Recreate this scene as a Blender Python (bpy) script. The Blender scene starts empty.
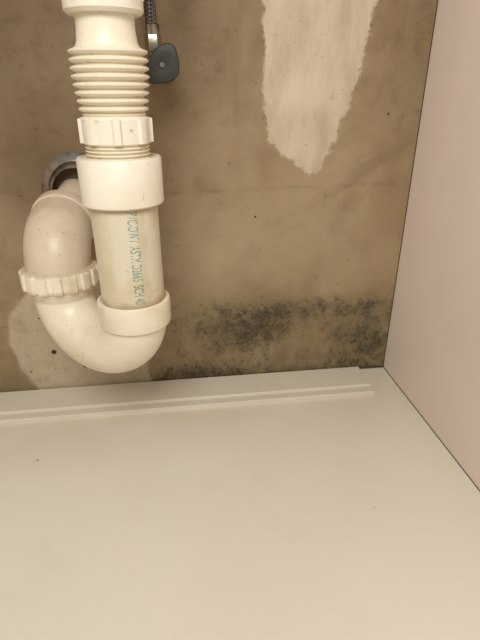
import bpy, bmesh, math, random
import numpy as np
from mathutils import Vector, Matrix
random.seed(3)
S=bpy.context.scene
S.view_settings.view_transform='Standard'
S.view_settings.look='None'
def lin(r,g,b):
    f=lambda c:(c/255/12.92) if c/255<=.04045 else ((c/255+.055)/1.055)**2.4
    return (f(r),f(g),f(b),1)
# ---------------------------------------------------------------- node helper
class NT:
    def __init__(s,name):
        s.m=bpy.data.materials.new(name); s.m.use_nodes=True
        s.t=s.m.node_tree; s.b=s.t.nodes['Principled BSDF']
        s.co=s.t.nodes.new('ShaderNodeNewGeometry').outputs['Position']
    def L(s,a,b): s.t.links.new(a,b)
    def put(s,sock,v):
        if isinstance(v,bpy.types.NodeSocket): s.L(v,sock)
        else: sock.default_value=v
    def math(s,op,a,b=0.0,c=None,clamp=False):
        n=s.t.nodes.new('ShaderNodeMath'); n.operation=op; n.use_clamp=clamp
        s.put(n.inputs[0],a); s.put(n.inputs[1],b)
        if c is not None: s.put(n.inputs[2],c)
        return n.outputs[0]
    def noise(s,scale,detail=4,rough=.55,vec=None,stretch=None,dist=0,rot=None):
        n=s.t.nodes.new('ShaderNodeTexNoise'); n.inputs['Scale'].default_value=scale
        n.inputs['Detail'].default_value=detail; n.inputs['Roughness'].default_value=rough
        n.inputs['Distortion'].default_value=dist
        v=vec or s.co
        if rot:
            mp=s.t.nodes.new('ShaderNodeMapping'); mp.inputs['Rotation'].default_value=rot
            s.L(v,mp.inputs[0]); v=mp.outputs[0]
        if stretch:
            mp=s.t.nodes.new('ShaderNodeMapping'); mp.inputs['Scale'].default_value=stretch
            s.L(v,mp.inputs[0]); v=mp.outputs[0]
        s.L(v,n.inputs['Vector']); return n.outputs['Fac']
    def ss(s,v,a,b,lo=0.0,hi=1.0):
        n=s.t.nodes.new('ShaderNodeMapRange'); n.interpolation_type='SMOOTHSTEP'
        s.put(n.inputs[0],v); n.inputs[1].default_value=a; n.inputs[2].default_value=b
        n.inputs[3].default_value=lo; n.inputs[4].default_value=hi; return n.outputs[0]
    def mix(s,f,a,b,mode='MIX'):
        n=s.t.nodes.new('ShaderNodeMix'); n.data_type='RGBA'; n.blend_type=mode
        s.put(n.inputs[0],f); s.put(n.inputs[6],a); s.put(n.inputs[7],b); return n.outputs[2]
    def attr(s,name):
        n=s.t.nodes.new('ShaderNodeAttribute'); n.attribute_name=name; return n.outputs['Fac']
    def bump(s,h,st,dist):
        n=s.t.nodes.new('ShaderNodeBump'); n.inputs['Strength'].default_value=st
        n.inputs['Distance'].default_value=dist; s.L(h,n.inputs['Height']); s.L(n.outputs[0],s.b.inputs['Normal'])
    def col(s,c): s.put(s.b.inputs['Base Color'],c)
    def rough(s,c): s.put(s.b.inputs['Roughness'],c)
    def sep(s):
        sx=s.t.nodes.new('ShaderNodeSeparateXYZ'); s.L(s.co,sx.inputs[0]); return sx.outputs
    def spot(s,p,r):
        n=s.t.nodes.new('ShaderNodeVectorMath'); n.operation='DISTANCE'
        s.L(s.co,n.inputs[0]); n.inputs[1].default_value=p
        return s.ss(n.outputs['Value'],r*.6,r,1.0,0.0)

# ---------------------------------------------------------------- materials
def mat_plastic(name,c1,c2,rough=.38,stain=.5,sc=18,grime_z=None):
    k=NT(name)
    n=k.noise(sc,4,.6); f=k.ss(n,.45,.75)
    f=k.math('MULTIPLY',f,stain)
    c=k.mix(f,c1,c2)
    sp=k.ss(k.noise(260,2,.5),.66,.78); sp=k.math('MULTIPLY',sp,.45)
    c=k.mix(sp,c,lin(120,95,60))
    if grime_z:
        z=k.sep()[2]
        for zz,w,st in grime_z:
            d=k.math('ABSOLUTE',k.math('SUBTRACT',z,zz))
            d=k.math('ADD',d,k.math('MULTIPLY',k.math('SUBTRACT',k.noise(110,4,.65),.5),w*1.5))
            c=k.mix(k.math('MULTIPLY',k.ss(d,0,w,1,0),st),c,lin(150,124,82))
    if name=='aged_pvc_pipe':
        X=k.sep()[0]
        wob=k.math('MULTIPLY',k.math('SUBTRACT',k.noise(90,4,.6),.5),.010)
        dx=k.math('ABSOLUTE',k.math('ADD',X,.2795))
        f=k.math('MULTIPLY',k.ss(k.math('ADD',dx,wob),.001,.005,1,0),.35)
        c=k.mix(f,c,lin(178,160,120))
        dx=k.math('ABSOLUTE',k.math('ADD',X,.306))
        f=k.math('MULTIPLY',k.ss(k.math('ADD',dx,wob),.002,.008,1,0),.4)
        c=k.mix(f,c,lin(205,190,154))
    k.col(c); k.rough(rough)
    k.bump(k.noise(90,3,.5),.15,.0008)
    return k.m
M_white=mat_plastic('white_pvc',lin(240,233,215),lin(220,205,175),.36,.5)
M_nut=mat_plastic('union_nut_pvc',lin(234,224,202),lin(208,190,154),.36,.7,40,[(.166,.004,.5),(.183,.003,.4)])
M_pipe=mat_plastic('aged_pvc_pipe',lin(218,209,185),lin(202,185,148),.36,.7,30,[(.173,.006,.5),(.246,.003,.4)])
M_trap=mat_plastic('cream_pvc_trap',lin(232,222,200),lin(208,190,156),.34,.7,26)
M_elbow=mat_plastic('beige_pvc_elbow',lin(212,197,173),lin(182,162,130),.36,.7,22)
M_flex=mat_plastic('flexible_coupling_plastic',lin(236,227,205),lin(220,204,172),.40,.5)

def mat_simple(name,c,rough=.5,metal=0,nscale=60,nstr=.1,k2=.7):
    k=NT(name); n=k.noise(nscale,3,.5)
    d=tuple(x*k2 for x in c[:3])+(1,)
    k.col(k.mix(k.ss(n,.4,.8),c,d)); k.rough(rough); k.b.inputs['Metallic'].default_value=metal
    k.bump(n,nstr,.0005); return k.m
M_chrome=mat_simple('chrome',lin(175,170,160),.25,1)
M_tarn=mat_simple('tarnished_chrome',lin(165,158,145),.25,1,90,.3,.3)
M_dark=mat_simple('dark_grey_plastic',lin(58,59,52),.5)
M_ink=mat_simple('blue_green_ink',lin(118,160,154),.6)
M_gap=mat_simple('dark_gap',lin(70,58,42),.9)  # dark colour of the thin gap strips along the panel joints

k=NT('braided_steel'); 
w=k.t.nodes.new('ShaderNodeTexChecker'); w.inputs['Scale'].default_value=520
w.inputs[1].default_value=lin(120,115,105); w.inputs[2].default_value=lin(38,36,32)
mp=k.t.nodes.new('ShaderNodeMapping'); mp.inputs['Rotation'].default_value=(0,.78,0); k.L(k.co,mp.inputs[0]); k.L(mp.outputs[0],w.inputs[0])
k.col(w.outputs[0]); k.rough(.4); k.b.inputs['Metallic'].default_value=.6; M_braid=k.m

# back wall
k=NT('stained_cement_board')
base=k.mix(k.ss(k.noise(7,4,.55,dist=.3),.35,.68),lin(144,121,88),lin(162,142,110))
base=k.mix(k.math('MULTIPLY',k.ss(k.noise(20,6,.62),.48,.72),.6),base,lin(120,97,66))
st=k.noise(14,4,.6,stretch=(2.2,1,.35))
base=k.mix(k.math('MULTIPLY',k.ss(st,.5,.75),.35),base,lin(168,151,121))
st=k.noise(16,5,.6,stretch=(.35,1,2.2),rot=(0,.45,0))
base=k.mix(k.math('MULTIPLY',k.ss(st,.52,.72),.42),base,lin(118,96,66))
bl=k.noise(36,6,.7,dist=.4)
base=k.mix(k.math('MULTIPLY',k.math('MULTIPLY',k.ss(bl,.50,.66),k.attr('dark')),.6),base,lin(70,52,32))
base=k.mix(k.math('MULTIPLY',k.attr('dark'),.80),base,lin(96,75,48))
pn=k.ss(k.noise(24,5,.6),.3,.6,.5,1.0)
base=k.mix(k.math('MULTIPLY',k.math('MULTIPLY',k.attr('pale'),.65),pn),base,lin(172,156,127))
base=k.mix(k.math('MULTIPLY',k.attr('scratch'),k.ss(k.noise(40,3,.6),.4,.6,.05,.3)),base,lin(92,72,48))
# grey-green haze + mold
mold=k.attr('mold')
haze=k.math('MULTIPLY',k.attr('haze'),k.ss(k.noise(26,6,.70,dist=.5),.28,.62,.18,1.0))
base=k.mix(k.math('MULTIPLY',haze,.85),base,lin(104,94,66))
mn=k.noise(48,7,.78,dist=.4)
mm=k.math('ADD',mold,k.math('MULTIPLY',k.math('SUBTRACT',mn,.5),2.6))
base=k.mix(k.math('MULTIPLY',k.ss(mm,.32,1.15),.74),base,lin(66,58,40))
fine=k.noise(240,4,.75)
m2=k.math('MULTIPLY',k.ss(k.math('ADD',fine,k.math('MULTIPLY',mm,.18)),.63,.76),k.ss(mold,.03,.45))
base=k.mix(k.math('MULTIPLY',m2,.7),base,lin(46,40,27))
# plaster patch
edge=k.math('ADD',k.attr('patch'),k.math('MULTIPLY',k.math('SUBTRACT',k.noise(60,6,.72),.5),.024))
pm=k.ss(edge,-.0030,.0016,1.0,0.0)
pc=k.mix(k.ss(k.noise(26,5,.65,stretch=(1.6,1,.6)),.35,.7),lin(204,188,166),lin(182,164,140))
pc=k.mix(k.math('MULTIPLY',k.attr('pblob'),.7),pc,lin(214,198,174))
pcov=k.ss(k.noise(70,5,.7),.25,.5,.80,.97)
base=k.mix(k.math('MULTIPLY',pm,pcov),base,pc)
edge2=k.math('ADD',k.attr('round'),k.math('MULTIPLY',k.math('SUBTRACT',k.noise(35,5,.6),.5),.014))
rm=k.math('MULTIPLY',k.ss(edge2,-.004,.002,1.0,0.0),k.ss(k.noise(45,5,.7),.28,.58,.45,.9))
base=k.mix(rm,base,lin(184,170,144))
# speckles
sp=k.ss(k.noise(330,2,.5),.67,.76)
base=k.mix(k.math('MULTIPLY',sp,.5),base,lin(76,56,36))
sp=k.ss(k.noise(120,3,.6),.64,.76)
base=k.mix(k.math('MULTIPLY',sp,.55),base,lin(88,66,42))
for p,r in [((-.401,0,.052),.0036),((-.37,0,.030),.0016),((-.43,0,.028),.0013),((-.41,0,.095),.0012),((-.035,0,.30),.0014),((-.17,0,.2),.0014)]:
    base=k.mix(k.spot(p,r),base,lin(58,36,20))
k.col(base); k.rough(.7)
k.bump(k.math('ADD',k.noise(160,5,.6),k.math('MULTIPLY',pm,.5)),.35,.001)
M_wall=k.m

def mat_panel(name,c,c2,rough):
    k=NT(name)
    b=k.mix(k.ss(k.noise(3,3,.5),.35,.7),c,c2)
    b=k.mix(k.math('MULTIPLY',k.ss(k.noise(14,5,.65),.52,.75),.15),b,lin(190,180,160))
    b=k.mix(k.math('MULTIPLY',k.ss(k.noise(300,2,.5),.72,.78),.2),b,lin(130,110,85))
    if name.startswith('white_mel'):
        for p,r in [((-.40,-.121,0),.0013),((-.10,-.22,0),.0006)]:
            b=k.mix(k.spot(p,r),b,lin(90,76,60))
        Y=k.sep()[1]  # patchy tint, yellower and darker towards the trim
        f=k.math('MULTIPLY',k.ss(Y,-.16,-.06),k.ss(k.noise(9,4,.6),.3,.7,.1,.5))
        b=k.mix(f,b,lin(198,188,162))
    k.col(b); k.rough(rough); k.b.inputs['Specular IOR Level'].default_value=.4
    k.bump(k.noise(420,2,.5),.05,.0003)
    return k.m
M_floor=mat_panel('white_melamine_floor',lin(222,216,202),lin(216,209,194),.32)
M_side=mat_panel('side_panel_laminate',lin(236,222,212),lin(230,215,204),.5)
M_trim=mat_panel('trim_white_paint',lin(212,205,189),lin(202,194,177),.4)

# ---------------------------------------------------------------- mesh helpers
def mkobj(name,bm,mat,parent=None,smooth=True,ang=35):
    me=bpy.data.meshes.new(name); bmesh.ops.recalc_face_normals(bm,faces=bm.faces); bm.to_mesh(me); bm.free()
    me.materials.append(mat)
    o=bpy.data.objects.new(name,me); S.collection.objects.link(o)
    if smooth:
        me.shade_smooth()
        try: me.set_sharp_from_angle(angle=math.radians(ang))
        except Exception: pass
    if parent: o.parent=parent
    return o
def box(name,x0,x1,y0,y1,z0,z1,mat,parent=None,bev=0):
    bm=bmesh.new(); bmesh.ops.create_cube(bm,size=1)
    for v in bm.verts: v.co=Vector(((x0+x1)/2+v.co.x*(x1-x0),(y0+y1)/2+v.co.y*(y1-y0),(z0+z1)/2+v.co.z*(z1-z0)))
    if bev: bmesh.ops.bevel(bm,geom=bm.edges[:],offset=bev,segments=2,affect='EDGES')
    return mkobj(name,bm,mat,parent,bev>0)
def lathe(name,prof,mat,parent,origin=(0,0,0),axis=(0,0,1),segs=96,mod=None,caps=True):
    ax=Vector(axis).normalized(); q=Vector((0,0,1)).rotation_difference(ax); o=Vector(origin)
    bm=bmesh.new(); rings=[]
    for i,(r,h) in enumerate(prof):
        ring=[]
        for s in range(segs):
            th=2*math.pi*s/segs
            rr=r+(mod(i,th) if mod else 0)
            ring.append(bm.verts.new(o+q@Vector((rr*math.cos(th),rr*math.sin(th),h))))
        rings.append(ring)
    for a,b in zip(rings,rings[1:]):
        for s in range(segs): bm.faces.new((a[s],a[(s+1)%segs],b[(s+1)%segs],b[s]))
    if caps:
        bm.faces.new(rings[0][::-1]); bm.faces.new(rings[-1])
    return mkobj(name,bm,mat,parent)
def sweep(name,pts,radii,mat,parent,segs=48):
    pts=[Vector(p) for p in pts]; bm=bmesh.new(); rings=[]
    n=len(pts); T=[(pts[min(i+1,n-1)]-pts[max(i-1,0)]).normalized() for i in range(n)]
    up=T[0].orthogonal().normalized()
    for i in range(n):
        if i: up=T[i-1].rotation_difference(T[i])@up
        up=(up-T[i]*up.dot(T[i])).normalized(); sd=T[i].cross(up)
        rings.append([bm.verts.new(pts[i]+(up*math.cos(2*math.pi*s/segs)+sd*math.sin(2*math.pi*s/segs))*radii[i]) for s in range(segs)])
    for a,b in zip(rings,rings[1:]):
        for s in range(segs): bm.faces.new((a[s],a[(s+1)%segs],b[(s+1)%segs],b[s]))
    bm.faces.new(rings[0][::-1]); bm.faces.new(rings[-1])
    return mkobj(name,bm,mat,parent)
def empty(name,loc=(0,0,0)):
    e=bpy.data.objects.new(name,None); S.collection.objects.link(e); e.empty_display_size=.03; return e

# ---------------------------------------------------------------- room shell
W0,D0,H0=-.80,-.62,.60
def grid_wall():
    nx,nz=321,241
    xs=np.linspace(W0,0,nx); zs=np.linspace(0,H0,nz)
    X,Z=np.meshgrid(xs,zs); 
    verts=np.stack([X.ravel(),np.zeros(X.size),Z.ravel()],1)
    idx=np.arange(nx*nz).reshape(nz,nx)
    f=np.stack([idx[:-1,:-1].ravel(),idx[:-1,1:].ravel(),idx[1:,1:].ravel(),idx[1:,:-1].ravel()],1)
    base=len(verts)
    bv=[(W0,.02,0),(0,.02,0),(0,.02,H0),(W0,.02,H0)]
    faces=[tuple(int(v) for v in r) for r in f]
    faces.append((base+3,base+2,base+1,base))
    verts=[tuple(v) for v in verts]+bv
    me=bpy.data.meshes.new('wall_back'); me.from_pydata(verts,[],faces); me.update()
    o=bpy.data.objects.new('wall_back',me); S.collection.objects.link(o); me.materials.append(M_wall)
    P=np.array([(v[0],v[2]) for v in verts])
    def sdf(poly):
        poly=np.array(poly); d=np.full(len(P),1e9); ins=np.zeros(len(P),bool)
        for i in range(len(poly)):
            a=poly[i]; b=poly[(i+1)%len(poly)]; e=b-a; w=P-a
            t=np.clip((w@e)/(e@e),0,1); d=np.minimum(d,np.hypot(*(w-t[:,None]*e).T))
            c=((a[1]>P[:,1])!=(b[1]>P[:,1])); 
            den=(b[1]-a[1]) if abs(b[1]-a[1])>1e-9 else 1e-9
            xi=(b[0]-a[0])*(P[:,1]-a[1])/den+a[0]
            ins^=c&(P[:,0]<xi)
        return np.where(ins,-d,d)
    def g(cx,cz,sx,sz): return np.exp(-((P[:,0]-cx)/sx)**2-((P[:,1]-cz)/sz)**2)
    def sst(v,a,b):
        t=np.clip((v-a)/(b-a),0,1); return t*t*(3-2*t)
    A={}
    A['patch']=sdf([(-.168,.50),(-.166,.395),(-.164,.34),(-.163,.3045),(-.157,.275),(-.140,.258),(-.123,.250),(-.113,.238),(-.104,.243),(-.096,.258),(-.085,.285),(-.075,.31),(-.069,.331),(-.066,.36),(-.060,.395),(-.053,.50)])
    A['pblob']=np.clip(g(-.124,.318,.024,.017)*1.6,0,1)
    A['round']=sdf([(-.448,.071),(-.440,.10),(-.418,.128),(-.38,.142),(-.34,.137),(-.31,.11),(-.30,.06),(-.292,-.01),(-.42,-.01),(-.44,.03)])
    band=sst(P[:,1],.124,.084)*sst(P[:,0],-.34,-.20)
    A['haze']=np.clip(.75*band+.3*g(-.18,.065,.07,.05)+.3*g(-.03,.03,.06,.05)-.35*g(-.12,.045,.04,.020)+.5*g(-.47,.03,.12,.06)*(P[:,0]<-.40)+.3*g(-.35,.0,.1,.02),0,1)
    A['mold']=np.clip(.34*band+.66*g(-.165,.064,.045,.026)+.15*g(-.24,.05,.06,.04)+.5*g(-.03,.035,.05,.035)+.42*g(-.10,.090,.12,.013)+.5*g(-.26,.012,.06,.015)+.4*g(-.3,.0,.3,.012)-.25*g(-.12,.042,.035,.018),0,1.3)
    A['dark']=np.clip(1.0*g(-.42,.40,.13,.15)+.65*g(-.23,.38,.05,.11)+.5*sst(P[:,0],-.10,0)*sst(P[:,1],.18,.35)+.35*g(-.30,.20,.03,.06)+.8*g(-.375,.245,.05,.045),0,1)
    A['pale']=np.clip(.9*g(-.21,.15,.07,.05)+.5*g(-.46,.20,.08,.07)+.5*g(-.08,.17,.08,.05)+.5*g(-.20,.25,.03,.05),0,1)
    ln=lambda z0,sl,w:np.exp(-((P[:,1]-z0-sl*P[:,0])/w)**2)
    A['scratch']=np.clip(ln(.232,.02,.0018)+.7*ln(.365,-.03,.0018)+.4*ln(.105,.04,.002),0,1)
    for n,v in A.items():
        at=me.attributes.new(n,'FLOAT','POINT'); at.data.foreach_set('value',v.astype(np.float32))
    return o
grid_wall()
box('floor',W0,0,D0,0.02,-.018,0,M_floor)
box('wall_right',0,.018,D0,.02,-.018,H0,M_side)
box('wall_left',W0-.018,W0,D0,.02,-.018,H0,M_side)
box('trim_gap_back',W0,0,-.0016,0,0,.0024,M_gap)
box('trim_gap_right',-.0006,0,D0,0,0,.0006,M_gap)
box('trim_gap_corner',-.0007,0,-.0007,0,.0024,H0,M_gap)

prof=[(-.0035,0),(-.0035,.0052),(-.0045,.0058),(-.044,.0058),(-.0455,.0046),(-.0462,.0030),(-.0475,.0030),(-.0485,.0044),(-.0570,.0044),(-.0590,.0032),(-.0595,0)]
bm=bmesh.new(); xa,xb=W0,-.036
ra=[bm.verts.new((xa,y,z)) for y,z in prof]; rb=[bm.verts.new((xb,y,z)) for y,z in prof]
for i in range(len(prof)):
    j=(i+1)%len(prof); bm.faces.new((ra[i],ra[j],rb[j],rb[i]))
bm.faces.new(ra); bm.faces.new(rb[::-1])
mkobj('trim_1',bm,M_trim,None,True,20)

# ---------------------------------------------------------------- drain assembly
D=empty('sink_drain_trap')
PX,PY=-.2915,-.139
OX,OY=-.359,-.083
o=(PX,PY,0)
lathe('trap_inlet_hub',[(.0255,.150),(.0270,.1505),(.0282,.1515),(.0288,.154),(.0290,.169),(.0284,.1715),(.0262,.1725),(.0252,.171)],M_trap,D,o)
lathe('tail_pipe',[(.0245,.152),(.0245,.262)],M_pipe,D,o)
lathe('pipe_coupling',[(.0246,.2475),(.0286,.2475),(.0294,.2485),(.0294,.2785),(.0286,.2798),(.0262,.2802),(.0255,.2790),(.0215,.2785)],M_white,D,o)
pr=[]; z=.276
while z<.2885:
    pr+= [(.0205,z),(.0222,z+.0007),(.0222,z+.0011),(.0205,z+.0018)]; z+=.0024
lathe('threaded_neck',pr,M_flex,D,o)
def lugs2(n,duty,amp,rng,ph0=0):
    def f(i,th):
        if i not in rng: return 0
        ph=(th*n/(2*math.pi)+ph0)%1
        e=min(ph,duty-ph)/.03 if ph<duty else -1
        return amp*max(0,min(1,e+.3)) if ph<duty else 0
    return f
lathe('slip_nut',[(.0200,.2885),(.0222,.2885),(.0229,.2893),(.0229,.2985),(.0229,.3045),(.0221,.3055),(.0205,.3060),(.0195,.3065)],M_white,D,o,segs=192,mod=lugs2(8,.30,.0020,(2,3,4)))
pr=[(.0195,.3050),(.0215,.3075)]
z=.3085; nr=8; pitch=.0048
for i in range(nr):
    R=.0232+.0022*min(1,i/4.0)
    pr+=[(R-.0035,z),(R-.0008,z+.0010),(R,z+.0017),(R,z+.0024),(R-.0008,z+.0031),(R-.0035,z+.0040)]
    z+=pitch
pr+=[(.0205,z),(.0192,z+.003),(.0185,z+.010),(.0183,z+.0225)]
topz=z+.0195
lathe('flexible_bellows',pr,M_flex,D,o)
lathe('top_nut',[(.0190,topz-.002),(.0225,topz-.002),(.0246,topz-.000),(.0248,topz+.006),(.0236,topz+.007),(.0236,topz+.02),(.0225,topz+.022),(.020,topz+.022)],M_white,D,o,segs=192,mod=lugs2(8,.35,.0018,(4,5)))
lathe('upper_tailpiece',[(.0185,topz+.02),(.0185,H0-.03)],M_white,D,o)

c=Vector(((PX+OX)/2,(PY+OY)/2,0)); dirv=(Vector((PX,PY,0))-Vector((OX,OY,0))); R=dirv.length/2; dirv.normalize()
zc=.158
pts=[Vector((PX,PY,.168)),Vector((PX,PY,.163))]; rad=[.0252,.0252]
for i in range(0,49):
    a=math.pi*i/48
    pts.append(c+dirv*R*math.cos(a)+Vector((0,0,zc-R*math.sin(a)*.88))); rad.append(.0252+.0012*math.sin(a))
pts.append(Vector((OX,OY,.170)));rad.append(.0252)
sweep('trap_bend',pts,rad,M_trap,D,64)
oo=(OX,OY,0)
lathe('trap_outlet_collar',[(.0255,.156),(.0288,.163),(.0300,.165),(.0300,.169)],M_trap,D,oo)
lathe('union_nut',[(.0265,.1655),(.0300,.1655),(.0312,.1665),(.0312,.1805),(.0306,.1820),(.0290,.1830),(.0270,.1830)],M_nut,D,oo,segs=288,mod=lugs2(16,.62,.0020,(2,3)))
eb=.034; za=.2105
pts=[Vector((OX,OY,.172)),Vector((OX,OY,.176))]; rad=[.0266,.0268]
for i in range(0,29):
    t=i/28; a=math.radians(88)*t
    pts.append(Vector((OX+.001*t,OY+eb-eb*math.cos(a),za-eb+eb*math.sin(a)))); rad.append(.0272+.0010*math.sin(2*a))
last=pts[-1]; end=Vector((OX+.009,0,.226)); d=(end-last)
pts+=[last+d*.04,last+d*.06,last+d*.22,last+d*.25,last+d*.26,end]
rad+=[.0274,.0290,.0290,.0280,.0190,.0190]
sweep('outlet_elbow',pts,rad,M_elbow,D,64)
lathe('wall_escutcheon',[(.0216,.0150),(.0235,.0150),(.0255,.013),(.0268,.0075),(.0310,.0050),(.0345,.0020),(.0345,0)],M_tarn,D,(OX+.011,-.0002,.234),axis=(0,-1,0),caps=False)

cu=bpy.data.curves.new('t','FONT'); cu.body='PVC-DWV  ASTM D2665  SCH 40'; cu.size=.0085; cu.extrude=0; cu.align_x='LEFT'
to=bpy.data.objects.new('t',cu); S.collection.objects.link(to)
bpy.context.view_layer.update()
dg=bpy.context.evaluated_depsgraph_get()
me=bpy.data.meshes.new_from_object(to.evaluated_get(dg))
bpy.data.objects.remove(to)
bm=bmesh.new(); bm.from_mesh(me)
wmax=max(v.co.x for v in bm.verts); sc=.070/wmax
for v in bm.verts:
    a0=math.radians(-75)
    th=a0+(v.co.y*1.25-.003)/.0246
    z=.2455-v.co.x*sc
    v.co=Vector((PX+.02465*math.cos(th),PY+.02465*math.sin(th),z))
mkobj('printed_marking',bm,M_ink,D,False)

# ---------------------------------------------------------------- shut-off valve
V=empty('shutoff_valve')
vx,vy,vz=-.2580,-.050,.3405
lathe('stub_pipe',[(.0065,0),(.0065,.036)],M_chrome,V,(vx,0,vz),axis=(0,-1,0),caps=True)
lathe('valve_escutcheon',[(.008,.006),(.010,.005),(.013,.002),(.013,0)],M_tarn,V,(vx,-.0002,vz),axis=(0,-1,0),caps=False)
lathe('valve_body',[(.006,.018),(.0085,.019),(.0090,.021),(.0090,.037),(.008,.040),(.0045,.041),(.0045,.046)],M_tarn,V,(vx,0,vz),axis=(0,-1,0))
ho=lathe('valve_handle',[(.004,.044),(.0108,.0445),(.0124,.0465),(.0126,.0520),(.0116,.0545),(.0075,.0555),(.0045,.0548)],M_dark,V,(0,0,0),axis=(0,-1,0),segs=96,
   mod=lambda i,th:(.0004*math.cos(4*th)+.0009*math.cos(3*th)) if 1<=i<=4 else 0)
ho.scale=(1.0,1,1.30); ho.rotation_euler=(0,math.radians(38),0); ho.location=(vx+.0005,0,vz)
lathe('handle_screw',[(.0022,.0548),(.0022,.0560),(.0016,.0566)],M_chrome,V,(vx,0,vz),axis=(0,-1,0),segs=32)
hx=vx-.0065
lathe('outlet_nut',[(.0045,.006),(.0068,.007),(.0070,.008),(.0070,.018),(.0065,.0195),(.005,.020)],M_tarn,V,(hx,-.036,vz+.003),axis=(0,0,1),segs=6)
sweep('valve_outlet',[(hx,-.036,vz-.002),(hx,-.036,vz+.012)],[.005,.005],M_tarn,V)
hp=[]; 
for i in range(30):
    t=i/29; hp.append((hx-.006*math.sin(t*1.5),-.036-.02*t*t,vz+.020+t*.20))
sweep('braided_supply_hose',hp,[.0048]*30,M_braid,V,24)
lathe('hose_ferrule',[(.0050,.021),(.0056,.0215),(.0056,.030),(.0050,.0305)],M_tarn,V,(hx,-.036,vz),segs=32)

# ---------------------------------------------------------------- camera & light
cam=bpy.data.cameras.new('camera'); co=bpy.data.objects.new('camera',cam); S.collection.objects.link(co)
co.location=(-.2545,-.503,.322); co.rotation_euler=(math.radians(64.4),0,math.radians(-7.7)); cam.lens=27; cam.sensor_width=36; cam.clip_start=.005
S.camera=co
def area(name,loc,tgt,size,pw,col):
    l=bpy.data.lights.new(name,'AREA'); l.energy=pw; l.size=size; l.color=col
    ob=bpy.data.objects.new(name,l); S.collection.objects.link(ob); ob.location=loc
    ob.rotation_euler=(Vector(tgt)-Vector(loc)).to_track_quat('-Z','Y').to_euler(); return ob
area('kitchen_ceiling_light',(-.33,-.82,.80),(-.20,-.25,.0),.36,6.2,(1,.96,.895))
w=bpy.data.worlds.new('world'); S.world=w; w.use_nodes=True
w.node_tree.nodes['Background'].inputs[0].default_value=(1,.955,.89,1); w.node_tree.nodes['Background'].inputs[1].default_value=.40
